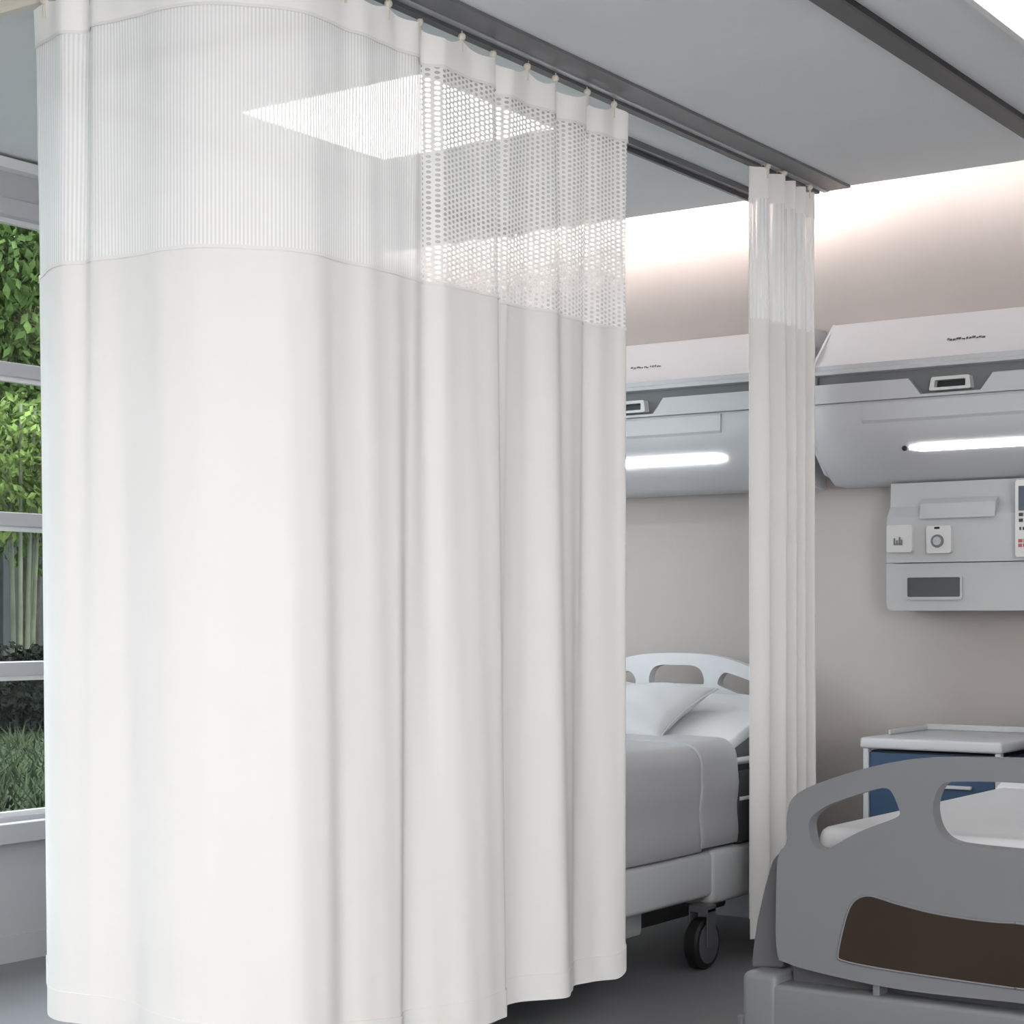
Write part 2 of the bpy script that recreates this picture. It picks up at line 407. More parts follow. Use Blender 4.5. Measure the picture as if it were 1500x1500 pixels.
# the large curtain: along the front run, round the corner, back along the rail
X0, YFR, R_ = -3.635, 3.11, .30
S1, S2 = (-3.2-X0), (-3.2-X0)+R_*PI/2
def path_main(u):
    if u < S1: return (X0+u, YFR), (0, -1)
    if u < S2:
        a = (u-S1)/R_; return (-3.2+R_*math.sin(a), YFR+R_-R_*math.cos(a)), (math.sin(a), -math.cos(a))
    return (-2.9, YFR+R_+(u-S2)), (1, 0)
LEN = S2+1.38
top = [(0, -.004), (.05, .0), (.125, .016), (.19, -.018), (.235, .012), (.40, .0), (.55, .006), (.68, -.004), (.80, .006), (.95, -.008), (1.05, .004),
       (1.16, -.006), (1.24, .012), (1.31, -.028), (1.36, .010), (1.45, -.004), (1.58, .014), (1.64, -.034), (1.69, .006), (1.77, -.006), (1.88, .012), (1.945, -.026),
       (2.0, .004), (2.06, .012), (2.11, -.022), (2.17, .004), (2.23, -.004), (2.28, .022)]
hem = [(0, -.02), (.10, .03), (.22, .012), (.33, -.02), (.45, .005), (.58, .012), (.70, -.005), (.79, .010), (.88, .006), (.97, -.012), (1.06, .008), (1.16, .014),
       (1.235, -.03), (1.33, .004), (1.46, .046), (1.60, .036), (1.70, -.052), (1.78, -.045), (1.915, .034), (2.0, -.004), (2.08, -.04), (2.15, -.025), (2.27, .026), (2.285, .01)]
def extra_main(u, w):
    k = max(0, 1-u/.16); k = k*k*w
    e = max(0, (u-(LEN-.03))/.03)**2*.02*w
    return (-.16*k-e, .17*k)
main = Cloth(path_main, LEN, top, hem, 2.75, .1, extra_main)
HOOKS = [.05, .20, .36, .51, .67, .82, .97, 1.13, 1.29, 1.45, 1.62, 1.77, 1.91, 2.08, 2.235]
def ztop(u):
    if u <= HOOKS[0]: return 2.755-.1*(HOOKS[0]-u)
    for a, b in zip(HOOKS, HOOKS[1:]):
        if u <= b: return 2.762-.026*math.sin(PI*(u-a)/(b-a))**1.0*(1.0 if a > 1.2 else .6)
    return 2.762-.25*(u-HOOKS[-1])
def zhem(u):
    c = max(0, (u-(LEN-.07))/.07)**2*.045
    return .195-.095*min(1, max(0, (u-.25)/.95))+c+.03*max(0, 1-u/.08)**2
cur = thing('privacy_curtain', 'wide white hospital privacy curtain with mesh top wrapped round the ceiling rail corner', 'curtain', (0, 0, 0), 'white privacy curtains')
SEAM = 1.305
main.strip('curtain_panel', M['cloth'], cur, 0, LEN, lambda u: zhem(u)+.07, K(2.084), 70, thick=.0015)
hm = main.strip('hem', M['cloth'], cur, 0, LEN, zhem, lambda u: zhem(u)+.074, 6, out=.0026, thick=.002)
main.strip('header_band', M['header'], cur, 0, LEN, K(2.662), ztop, 8, out=.001, thick=.002)
main.strip('sheer_panel', M['sheer'], cur, 0, SEAM, K(2.082), K(2.664), 20)
main.strip('net_panel', M['net'], cur, SEAM, LEN, K(2.082), K(2.664), 20)
main.strip('top_stitching', M['cloth'], cur, 0, LEN, K(2.658), K(2.666), 1, out=.0035, thick=.001)
main.strip('lower_stitching', M['cloth'], cur, 0, LEN, K(2.080), K(2.089), 1, out=.003, thick=.001)
def hook(c, u, parent):
    p = c.pt(u, ztop(u) if c is main else 2.77, .004); (bx, by), _ = c.path(u)
    bm = new_bm(); z = p.z
    tube(bm, [(p.x, p.y, z-.035), (p.x, p.y, z+.004), (bx*.6+p.x*.4, by*.6+p.y*.4, z+.018), (bx, by, 2.784)], .0035, 8)
    bmesh.ops.create_uvsphere(bm, u_segments=10, v_segments=7, radius=.011, matrix=Matrix.Translation((p.x, p.y, z+.006)))
    fin('hook', bm, M['cream'], parent, smooth=True)
for u in HOOKS: hook(main, u, cur)

# the gathered curtain stacked by the wall
def path_side(u): return (-2.9, 5.675+u), (1, 0)
LS = .455
def zig(amp, n, ph=0):
    r = [(0, -.02)]; k = 0
    cuts = [.06, .10, .16, .215, .25, .30, .335, .385, .42]
    for i, u in enumerate(cuts): r.append((u, amp*(1 if i % 2 == 0 else -1)*(.8+.4*((i*37) % 5)/4)))
    r.append((LS, .0)); return r
side = Cloth(path_side, LS, zig(.03, 6), zig(.040, 6), 2.78, .08)
sc = thing('gathered_curtain', 'narrow white curtain gathered into a stack by the back wall between two beds', 'curtain', (0, 0, 0), 'white privacy curtains')
zs = lambda u: 2.775-.02*(u/LS)
side.strip('curtain_panel', M['cloth'], sc, 0, LS, K(.15), K(2.245), 50, .003, thick=.0015)
side.strip('hem', M['cloth'], sc, 0, LS, K(.08), K(.154), 4, .003, out=.003, thick=.002)
side.strip('header_band', M['header'], sc, 0, LS, K(2.665), zs, 5, .003, out=.001, thick=.002)
side.strip('sheer_panel', M['sheer'], sc, 0, LS, K(2.243), K(2.667), 14, .003)
for u in (.05, .17, .29, .41): hook(side, u, sc)

# ------------------------------------------------------------------ bed-head units on the wall
def head_unit(x0, x1, lamp0, lamp1, socket_x, pan0, pan1, label, mark, sm='strip'):
    t = thing('bed_head_unit', label, 'wall unit', ((x0+x1)/2, UB, 1.7), 'bed head units'); cx = (x0+x1)/2; a, b = x0-cx, x1-cx
    zb = 1.7
    W = lambda d, z: (-d if d > 0 else YB-UB, z-zb)
    hood = [W(0, 2.318), W(.02, 2.316), W(.035, 2.31), W(.16, 2.165), W(.205, 2.135), W(.205, 2.118), W(.222, 2.112), W(.222, 2.100), W(.19, 2.096), W(.0, 2.096)]
    hd = extrude_x('hood', hood, a, b, M['unit'], t, smooth=True)
    extrude_x('groove', [W(.0, 2.097), W(.192, 2.097), W(.192, 2.060), W(.0, 2.060)], a+.012, b-.012, M['unit_d'], t)
    # fascia below the groove, notched under the socket
    s0, s1 = socket_x-cx-.155, socket_x-cx+.155
    def fas(n, p, q):
        return extrude_x(n, [W(0, 2.062), W(.215, 2.062), W(.225, 2.055), W(.228, 1.992), W(0, 1.990)], p, q, M['unit'], t, smooth=True)
    fx = sheet_cut('fascia', [(a, 1.992-zb), (b, 1.992-zb), (b, 2.063-zb), (s1, 2.063-zb), (s1-.045, 2.004-zb), (s0+.045, 2.004-zb), (s0, 2.063-zb), (a, 2.063-zb)],
                   [], -.228, -.02, M['unit'], t, bev=.004, soft=False)
    BX('notch_back', M['unit_d'], t, s0-.01, s1+.01, -.197, -.02, 1.998-zb, 2.064-zb)
    lower = [W(0, 1.990), W(.226, 1.990), W(.236, 1.982), W(.240, 1.96), W(.238, 1.915), W(.228, 1.880), W(.205, 1.845), W(.165, 1.795), W(.10, 1.745), W(.05, 1.715), W(.02, 1.702), W(0, 1.700)]
    extrude_x('belly', lower, a, b, M['unit'], t, smooth=True)
    # raised fascia plate on the belly
    pl = [W(.232, 1.984), W(.244, 1.980), W(.247, 1.955), W(.245, 1.918), W(.236, 1.908)]
    extrude_x('belly_plate', pl, pan0-cx, pan1-cx, M['unit'], t, smooth=True)
    # reading lamp strip let into the slope
    n = Vector((0, -.78, -.62)); c0 = Vector((0, -.183, 1.8175-zb)); e = Vector((0, -.62, .78))
    bm = new_bm(); vs = []
    for k, (x, ww) in enumerate(((lamp0-cx, .006), (lamp0-cx+.045, .0155), (lamp1-cx-.045, .0155), (lamp1-cx, .006))):
        for sgn, dep in ((1, .006), (-1, .006), (-1, -.004), (1, -.004)):
            vs.append(bm.verts.new(Vector((x, 0, 0))+c0+e*ww*sgn+n*dep))
    for k in range(3):
        for j in range(4): bm.faces.new((vs[k*4+j], vs[k*4+(j+1)%4], vs[k*4+4+(j+1)%4], vs[k*4+4+j]))
    bm.faces.new(vs[0:4]); bm.faces.new(list(reversed(vs[12:16])))
    fin('lamp_strip', bm, M[sm], t)
    bm = new_bm(); bmesh.ops.create_uvsphere(bm, u_segments=12, v_segments=8, radius=.010, matrix=Matrix.Translation(Vector((lamp0-cx-.018, 0, 0))+c0+n*.003)); fin('lamp_switch', bm, M['black'], t)
    # socket: white frame round a black slot
    sx = socket_x-cx
    sh = sheet_cut('socket_frame', fillet([(sx-.078, 2.012-zb), (sx+.078, 2.012-zb), (sx+.072, 2.060-zb), (sx-.068, 2.060-zb)], .008),
                   [fillet([(sx-.058, 2.022-zb), (sx+.058, 2.022-zb), (sx+.058, 2.048-zb), (sx-.055, 2.048-zb)], .004)], -.232, -.19, M['plate'], t, bev=.002)
    BX('slot', M['black'], sh, sx-.06, sx+.06, -.205, -.198, 2.018-zb, 2.05-zb)
    # faint printed mark on the hood
    bm = new_bm(); rnd = random.Random(mark)
    nx = Vector((0, -.757, .653)); ee = Vector((0, -.653*0-.757*0, 0))
    up = Vector((0, .653, .757)); base = Vector((socket_x-cx+.02, -.128, 2.203-zb))
    xx = -.07
    while xx < .07:
        wdt = rnd.uniform(.004, .012); hgt = rnd.uniform(.003, .008); o = rnd.uniform(-.003, .003)
        p = base+Vector((xx, 0, 0))+up*o+nx*.002
        q = [p, p+Vector((wdt, 0, 0)), p+Vector((wdt, 0, 0))+up*hgt, p+up*hgt]
        f1 = [bm.verts.new(v) for v in q]; f2 = [bm.verts.new(v-nx*.003) for v in q]
        bm.faces.new(f1); bm.faces.new(list(reversed(f2)))
        for k in range(4): bm.faces.new((f1[k], f2[k], f2[(k+1)%4], f1[(k+1)%4]))
        xx += wdt+rnd.uniform(.001, .006)
    fin('printed_mark', bm, M['ink'], t)
    for s, x in ((-1, a), (1, b)):
        capo = [W(0, 2.318), W(.022, 2.318), W(.225, 2.125), W(.243, 1.97), W(.24, 1.90), W(.21, 1.84), W(.10, 1.74), W(.0, 1.70)]
        extrude_x('end_cap', capo, min(x, x-s*.01*-1), max(x, x+s*.01), M['unit'], t, smooth=True)
    return t
head_unit(-4.75, -3.035, -4.35, -3.31, -3.72, -4.6, -3.30, 'pale grey bed head unit with reading lamp over the far bed', 5, 'strip_far')
head_unit(-2.925, -1.05, -2.56, -1.35, -2.39, -2.72, -1.2, 'pale grey bed head unit with reading lamp right of the gathered curtain', 11)

# outlet box on the wall below the right unit
def outlet_box():
    y0 = 6.35; P = lambda px, py: on_y(px, py, y0)
    x0 = P(1299, 800).x; x1 = -1.3; zt, zb = 1.70, 1.226
    t = thing('outlet_box', 'grey wall outlet box with two white sockets below the right bed head unit', 'outlet box', ((x0+x1)/2, UB, zb)); cx = (x0+x1)/2
    L = lambda v: (v.x-cx, v.z-zb)
    body = fillet([(x0-cx, 0), (x1-cx, 0), (x1-cx, zt-zb), (x0-cx, zt-zb)], .03)
    bm = new_bm()
    zl = P(1350, 824).z-zb
    sheet_cut('box_body', fillet([(x0-cx, 0), (x1-cx, 0), (x1-cx, zl-.003), (x0-cx, zl-.003)], [.03, .03, .004, .004]), [], y0-UB-.004, YB-UB, M['unit_box'], t, bev=.008)
    up = [(YB-UB, zl), (y0-UB-.012, zl), (y0-UB-.014, zl+.12), (y0-UB-.006, zl+.17), (y0-UB+.025, zl+.21), (y0-UB+.03, zt-zb), (YB-UB, zt-zb)]
    extrude_x('box_cover', up, x0-cx+.004, x1-cx, M['unit_box'], t, smooth=True)
    sp = extrude_x('cover_shelf', [(y0-UB-.006, zl+.165), (y0-UB-.022, zl+.16), (y0-UB-.010, zl+.215), (y0-UB+.02, zl+.235)], P(1350, 740).x-cx, P(1460, 740).x-cx, M['unit_box'], t, smooth=True)
    yf = y0-UB-.012
    for k, (p0, p1, q0, q1) in enumerate(((1304, 1341, 769, 810), (1362, 1398, 770, 811))):
        a, b = L(P(p0, q1)), L(P(p1, q0))
        s = sheet_cut('socket', fillet([(a[0], a[1]), (b[0], a[1]), (b[0], b[1]), (a[0], b[1])], .01), [], yf-.022, yf+.002, M['plate'], t, bev=.004)
        c = ((a[0]+b[0])/2-.004, (a[1]+b[1])/2-.006)
        if k == 1:
            bm = new_bm()
            bmesh.ops.create_cone(bm, cap_ends=True, segments=28, radius1=.024, radius2=.024, depth=.006, matrix=Matrix.Translation((c[0], yf-.024, c[1])) @ Matrix.Rotation(PI/2, 4, 'X'))
            d = fin('socket_dial', bm, M['unit_d'], s)
            bm = new_bm()
            bmesh.ops.create_cone(bm, cap_ends=True, segments=24, radius1=.017, radius2=.015, depth=.006, matrix=Matrix.Translation((c[0], yf-.027, c[1])) @ Matrix.Rotation(PI/2, 4, 'X'))
            for xx in (-.007, .007): box(bm, c[0]+xx-.002, c[0]+xx+.002, yf-.033, yf-.029, c[1]-.006, c[1]+.006)
            fin('dial_face', bm, M['unit_box'], s)
            BX('indicator', M['black'], s, c[0]-.012, c[0]+.008, yf-.025, yf-.02, b[1]-.012, b[1]-.004, bevel=.002)
        else:
            bm = new_bm()
            for xx, hh in ((-.014, .026), (-.004, .018), (.006, .03), (.014, .02)):
                box(bm, c[0]+xx-.003, c[0]+xx+.003, yf-.0245, yf-.02, c[1]-.018, c[1]-.018+hh)
            box(bm, c[0]-.014, c[0]+.016, yf-.0243, yf-.02, c[1]-.016, c[1]-.011)
            fin('socket_slots', bm, M['unit_d'], s)
    a, b = L(P(1327, 879)), L(P(1411, 842))
    fr = sheet_cut('inset_frame', fillet([(a[0], a[1]), (b[0], a[1]), (b[0], b[1]), (a[0], b[1])], .012),
                   [fillet([(a[0]+.009, a[1]+.011), (b[0]-.008, a[1]+.011), (b[0]-.008, b[1]-.008), (a[0]+.009, b[1]-.008)], .006)], y0-UB-.012, y0-UB, M['unit_box'], t, bev=.003)
    BX('inset_cover', M['inset'], fr, a[0]+.006, b[0]-.006, y0-UB-.007, y0-UB-.002, a[1]+.008, b[1]-.006)
    return t
outlet_box()
# the framed display standing on the box cover at the right edge of the picture
def display():
    y0 = 6.30; a, b = on_y(1487, 816, y0), on_y(1487, 703, y0); x0 = a.x; z0, z1 = a.z, b.z
    t = thing('wall_display', 'white framed display with blue screen and red lettering on the outlet box at right edge', 'display', (x0, y0, z0)); h = z1-z0; w = .24
    fr = sheet_cut('display_frame', fillet([(0, 0), (w, 0), (w, h), (0, h)], .012), [], 0, .03, M['paper'], t, bev=.004)
    BX('screen', M['screen'], t, .013, w-.013, -.003, .004, h*.60, h*.92)
    bm = new_bm(); r = random.Random(3)
    for z in (.55, .475):
        x = .014
        while x < w-.03:
            d = r.uniform(.01, .03); box(bm, x, x+d, -.0025, .003, h*z-.006, h*z+.006); x += d+.005
    x = .016
    while x < w-.03: box(bm, x, x+.006, -.0025, .003, h*.37-.006, h*.37+.005); x += .012
    fin('dark_lettering', bm, M['ink'], t)
    bm = new_bm()
    for z in (.21, .15):
        x = .012
        while x < w-.03:
            d = r.uniform(.006, .016); box(bm, x, x+d, -.0025, .003, h*z-.006, h*z+.006); x += d+.004
    fin('red_lettering', bm, M['red'], t)
display()

# ------------------------------------------------------------------ beds
def smooth_box(name, m, parent, x0, x1, y0, y1, z0, z1, r=.03, seg=4):
    bm = new_bm(); vs = box(bm, x0, x1, y0, y1, z0, z1)
    bmesh.ops.bevel(bm, geom=list(bm.edges), offset=r, segments=seg, affect='EDGES', profile=.5)
    o = fin(name, bm, m, parent)
    for p in o.data.polygons: p.use_smooth = True
    e = o.modifiers.new('split', 'EDGE_SPLIT'); e.split_angle = .7
    return o
def caster(parent, x, y, r=.088):
    bm = new_bm(); lathe_x(bm, x, y, r, [(-.026, r-.016), (-.026, r-.008), (-.018, r), (.018, r), (.026, r-.008), (.026, r-.016)])
    w = fin('caster', bm, M['rubber'], parent, smooth=True)
    e = w.modifiers.new('split', 'EDGE_SPLIT'); e.split_angle = .6
    bm = new_bm(); lathe_x(bm, x, y, r, [(-.030, r*.55), (-.028, r*.77), (.028, r*.77), (.030, r*.55), (.033, .015)]); 
    fin('caster_hub', bm, M['hub'], w)
    bm = new_bm(); box(bm, x-.036, x-.030, y-.03, y+.03, r-.01, .21); box(bm, x+.033, x+.039, y-.03, y+.03, r-.01, .21); box(bm, x-.036, x+.039, y-.03, y+.03, .195, .22)
    fin('caster_fork', bm, M['hub'], w, bevel=.004)
NB_X, FB_X = -1.425, -3.565       # bed centre lines
FY = 4.10                          # foot of both beds
def foot_half():
    P = lambda px, py: (lambda v: (v.x-NB_X, v.z))(on_y(px, py, FY))
    outer = [P(*q) for q in ((1478, 1111), (1417, 1110), (1356, 1110.5), (1313, 1115), (1264, 1126), (1225, 1138), (1193, 1149), (1169, 1161), (1156.5, 1174), (1152.5, 1195), (1152, 1212), (1153, 1238), (1139, 1248), (1137, 1300), (1136, 1404))]
    bottom = [P(*q) for q in ((1150, 1410), (1181, 1421), (1301, 1448), (1400, 1460), (1490, 1469))]
    o1 = [P(*q) for q in ((1184, 1201), (1200, 1186), (1225, 1174), (1258, 1163), (1285, 1155), (1300, 1154), (1308, 1162), (1317, 1185), (1319, 1195), (1300, 1203), (1255, 1219), (1215, 1243), (1200, 1245), (1190, 1238), (1186, 1222))]
    o2 = [P(*q) for q in ((1490, 1147), (1440, 1144.5), (1392, 1145), (1380, 1148), (1371, 1161), (1366, 1180), (1368, 1201), (1376, 1220), (1390, 1232), (1410, 1238), (1490, 1246))]
    br = [P(*q) for q in ((1490, 1352), (1448, 1350), (1371, 1339), (1313, 1323.6), (1285, 1314), (1270, 1311), (1254, 1316), (1243, 1332), (1234, 1365), (1227, 1400), (1230, 1407), (1295, 1420), (1417, 1438), (1490, 1448))]
    return outer, bottom, o1, o2, br
def mirror(h):                     # left half, from the centre line outwards and back to the centre line
    return h+[(-x, z) for x, z in reversed(h)]
def bed(cx, label, base, edge_dark, wide, label_group, fitted):
    """local axes: x across, y from the foot to the head"""
    t = thing('hospital_bed', label, 'bed', (cx, FY, 0), 'hospital beds')
    outer, bottom, o1, o2, br = foot_half()
    k = 1.0 if wide else .955
    sc_ = lambda l: [(x*k, z) for x, z in l]
    outl = sc_(list(outer)+bottom); full = [p for p in outl]+[(-x, z) for x, z in reversed(outl)]
    o1, o2, br = sc_(o1), sc_(o2), sc_(br)
    fb = sheet_cut('footboard', full, [o1, [(-x, z) for x, z in reversed(o1)], mirror(o2)], 0, .045, base, t, bev=.009)
    sheet_cut('footboard_inlay', mirror(br), [], -.003, .012, M['brown'], fb, bev=.002)
    # raised lip round the inlay
    big = chaikin(mirror(br)); n = len(big); lip = []
    cxm = sum(p[0] for p in big)/n; czm = sum(p[1] for p in big)/n
    bm = new_bm(); tube(bm, [(x, -.001, z) for x, z in big]+[(big[0][0], -.001, big[0][1])], .0035, 6, cap=False, ref=Vector((0, 1, 0))); fin('inlay_lip', bm, base, fb, smooth=True)
    # base: cross bar, lower front panel, corner bumpers
    hw = .625 if wide else .53
    smooth_box('cross_bar', edge_dark, t, -hw+.03, hw-.03, .06, .12, .25, .36, .008, 2)
    smooth_box('foot_panel', base, t, -hw, hw, -.012, .10, .12, .288, .012, 3)
    BX('centre_post', base, t, -.345*k-.012, -.345*k+.006, .01, .07, .27, .34, bevel=.003)
    for s in (-1, 1):
        if wide:
            P = lambda px, py: (lambda v: (v.x-NB_X, v.z))(on_y(px, py, FY+.07))
            g = [P(*q) for q in ((1150, 1248), (1141, 1250), (1134, 1258), (1128, 1275), (1119, 1310), (1111, 1345), (1105, 1385), (1102, 1418), (1150, 1418))]
            g = [(x*(-s), z) for x, z in g]
            if s == 1: g = list(reversed(g))
            sheet_cut('side_guard', g, [], .06, .13, M['bed_nd'], t, bev=.01, soft=False)
            smooth_box('corner_bumper', base, t, min(s*.60, s*.699), max(s*.60, s*.699), -.015, .22, .10, .312, .018, 3)
            bm = new_bm(); tube(bm, [(s*.70, .03, .15), (s*.70, .03, .195)], .028, 16); fin('bumper_roller', bm, base, t, bevel=.006)
        else:
            smooth_box('corner_bumper', base, t, min(s*.50, s*.57), max(s*.50, s*.57), -.015, .16, .14, .29, .018, 3)
    # headboard
    hy = 2.20
    Q = lambda px, py: (lambda v: (v.x-(on_y(989, 905, FY+hy).x), v.z))(on_y(px, py, FY+hy))
    hh = [Q(*q) for q in ((989, 956.5), (1020, 957.5), (1045, 960), (1070, 966), (1100, 977), (1125, 989), (1150, 1004), (1166, 1022), (1172, 1045))]
    hh = hh+[(hh[-1][0], .50)]
    full = [(-x, z) for x, z in reversed(hh)]+hh[1:]
    full = [(x*.985, z) for x, z in full]
    co = [Q(*q) for q in ((989, 974), (1008, 974), (1018, 976), (1025, 981), (1029, 990), (1030, 1001), (1027, 1003), (989, 1001.5))]
    so = [Q(*q) for q in ((1049, 1001), (1052, 992), (1058, 986), (1064, 985), (1090, 994), (1115, 1006), (1130, 1018), (1134, 1030), (1125, 1032), (1100, 1021), (1085, 1018), (1065, 1010), (1052, 1005))]
    sheet_cut('headboard', full, [co+[(-x, z) for x, z in reversed(co[1:-1])], so, [(-x, z) for x, z in reversed(so)]], hy, hy+.045, M['bed_f'] if not wide else base, t, bev=.010)
    # chassis
    smooth_box('bed_base', base, t, -.565 if not wide else -.54, .565 if not wide else .54, .13, 1.72, .235, .395, .02, 3)
    smooth_box('base_box', base, t, .30, .572, 1.44, 1.76, .205, .40, .025, 3)
    smooth_box('base_box', base, t, -.572, -.30, 1.44, 1.76, .205, .40, .025, 3)
    smooth_box('chassis', edge_dark, t, -.36, .36, .25, 1.95, .12, .24, .015, 2)
    smooth_box('undercarriage_cover', base, t, -.47, .47, .55, 1.15, .135, .24, .02, 2)
    smooth_box('head_support', edge_dark, t, -.50, .50, 1.74, 2.20, .30, .52, .015, 2)
    for s in (-1, 1):
        BX('headboard_post', edge_dark, t, s*.42-.025, s*.42+.025, 2.16, 2.21, .36, .62)
        sr = smooth_box('side_rail', edge_dark, t, min(s*.545, s*.575), max(s*.545, s*.575), 1.63, 2.12, .40, .66, .012, 2)
        bm = new_bm(); tube(bm, [(s*.56, 1.60, .675), (s*.56, 1.63, .692), (s*.56, 2.09, .692), (s*.56, 2.12, .675)], .013, 10); fin('rail_tube', bm, base, sr, smooth=True)
        bm = new_bm(); tube(bm, [(s*.572, 1.64, .56), (s*.572, 2.11, .56)], .008, 8); fin('rail_tube', bm, base, sr, smooth=True)
        caster(t, s*.565, 1.38 if not wide else 1.5); caster(t, s*.36, .95)
    # mattress in two sections, the head end raised
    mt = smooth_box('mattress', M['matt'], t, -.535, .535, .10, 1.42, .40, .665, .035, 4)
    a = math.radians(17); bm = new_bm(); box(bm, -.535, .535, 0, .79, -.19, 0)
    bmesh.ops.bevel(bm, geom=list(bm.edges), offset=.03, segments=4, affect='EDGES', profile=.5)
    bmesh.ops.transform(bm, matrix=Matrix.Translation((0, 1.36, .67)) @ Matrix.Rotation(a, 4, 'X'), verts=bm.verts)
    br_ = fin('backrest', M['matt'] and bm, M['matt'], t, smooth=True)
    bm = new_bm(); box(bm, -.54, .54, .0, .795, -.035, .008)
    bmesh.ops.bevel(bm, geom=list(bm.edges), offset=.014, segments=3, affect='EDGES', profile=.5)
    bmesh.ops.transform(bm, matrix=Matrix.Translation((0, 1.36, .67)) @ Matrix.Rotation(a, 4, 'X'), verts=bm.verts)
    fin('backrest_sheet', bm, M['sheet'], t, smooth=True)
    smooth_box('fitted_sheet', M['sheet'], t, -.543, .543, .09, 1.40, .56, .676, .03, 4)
    return t
bed(NB_X, 'mid grey hospital bed with a brown panel in its footboard', M['bed_n'], M['bed_nd'], True, None, True)
bed(FB_X, 'pale hospital bed with cut-out headboard half hidden behind the front curtain', M['bed_f'], M['bed_fd'], False, None, False)

# blanket on the far bed: a draped shell with a wide sewn border at the head end
def blanket():
    t = thing('blanket', 'pale grey blanket draped over the far bed down to its base', 'blanket', (FB_X, FY, .67))
    W = .568
    def prof(grow, zb):            # cross-section in (x, z): side, rounded shoulder, crowned top
        pts = []
        for k in range(8): pts.append((-W-grow-.004*math.sin(k*1.3), zb+(.075-zb)*k/8*1.0 if False else zb+( .02-zb)*k/8))
        for k in range(9):
            a = PI-(PI/2)*k/8; pts.append((-W-grow+.075+.075*math.cos(a), .02+.075*math.sin(a)+grow))
        for k in range(1, 12): pts.append((-W+.075+(2*W-.15)*k/12, .095+grow+.014*math.sin(PI*k/12)))
        pts += [(-x, z) for x, z in reversed(pts[:17])]
        return pts
    def shell(name, y0, y1, grow, rows, zb):
        bm = new_bm(); g = []; P = prof(grow, zb)
        for i in range(rows+1):
            y = y0+(y1-y0)*i/rows
            g.append([bm.verts.new((x+(.003*math.sin(y*9+z*8) if z < .0 else 0), y, z+(.004*math.sin(y*7+x*5) if z > .05 else 0))) for x, z in P])
        for a, b in zip(g, g[1:]):
            for k in range(len(P)-1): bm.faces.new((a[k], a[k+1], b[k+1], b[k]))
        o = fin(name, bm, M['blanket'], t, smooth=True)
        s = o.modifiers.new('thickness', 'SOLIDIFY'); s.thickness = .014; s.offset = -1
        b = o.modifiers.new('bevel', 'BEVEL'); b.width = .005; b.segments = 2; b.limit_method = 'ANGLE'; b.angle_limit = .9
    shell('blanket_body', .14, 1.38, 0, 30, -.272)
    shell('blanket_border', 1.365, 1.625, .007, 10, -.262)
blanket()
def pillow(cx, label, cy, cz, w, d, h, tilt, rz=0):
    t = thing('pillow', label, 'pillow', (cx, cy, cz)); t.rotation_euler = (tilt, 0, rz)
    bm = new_bm(); n = 36; g = []
    for side in (1, -1):
        gg = []
        for i in range(n+1):
            row = []
            for j in range(n+1):
                u, v = i/n*2-1, j/n*2-1
                e = (max(0, 1-abs(u)**2.6)*max(0, 1-abs(v)**2.6))**.5
                pin = 1-.07*(1-abs(v)**2)*0
                x = u*w/2*(1-.06*(1-v*v)*abs(u)**3*0-.05*(1-abs(v))*0); y = v*d/2
                x *= 1-.06*(v*v)*0; 
                rr = 1-.10*(abs(u)**4)*(1-v*v)-.0; x *= rr; y *= 1-.10*(abs(v)**4)*(1-u*u)
                wr = .006*math.sin(9*u+4*v)*math.sin(5*v-2)*e
                dent = .014*math.exp(-((u+.05-.35*(v-.3))**2)/.004)*max(0, min(1, (v+.1)*2))
                row.append((x, y, side*(e*h/2+wr)-(dent if side > 0 else 0)))
            gg.append(row)
        vs = [[bm.verts.new(p) for p in row] for row in gg]
        for i in range(n):
            for j in range(n): bm.faces.new((vs[i][j], vs[i+1][j], vs[i+1][j+1], vs[i][j+1]))
    bmesh.ops.remove_doubles(bm, verts=bm.verts, dist=.0008)
    fin('pillow_case', bm, M['pillow'], t, smooth=True)
    bm = new_bm(); pts = []
    for k in range(97):
        q = k/96*4; s = int(q) % 4; f = (q-int(q))*2-1
        u, v = ((f, -1), (1, f), (-f, 1), (-1, -f))[s]
        x = u*w/2*(1-.10*(abs(u)**4)*(1-v*v)); y = v*d/2*(1-.10*(abs(v)**4)*(1-u*u)); pts.append((x, y, 0))
    tube(bm, pts, .004, 6, cap=False); fin('piping', bm, M['pillow'], t, smooth=True)
pillow(FB_X-.03, 'plump pale pillow leaning on the raised head of the far bed', FY+1.735, .850, .70, .46, .135, math.radians(21))
pillow(NB_X, 'pale pillow on the grey bed beyond the right edge of the picture', FY+1.80, .875, .70, .46, .16, math.radians(19))

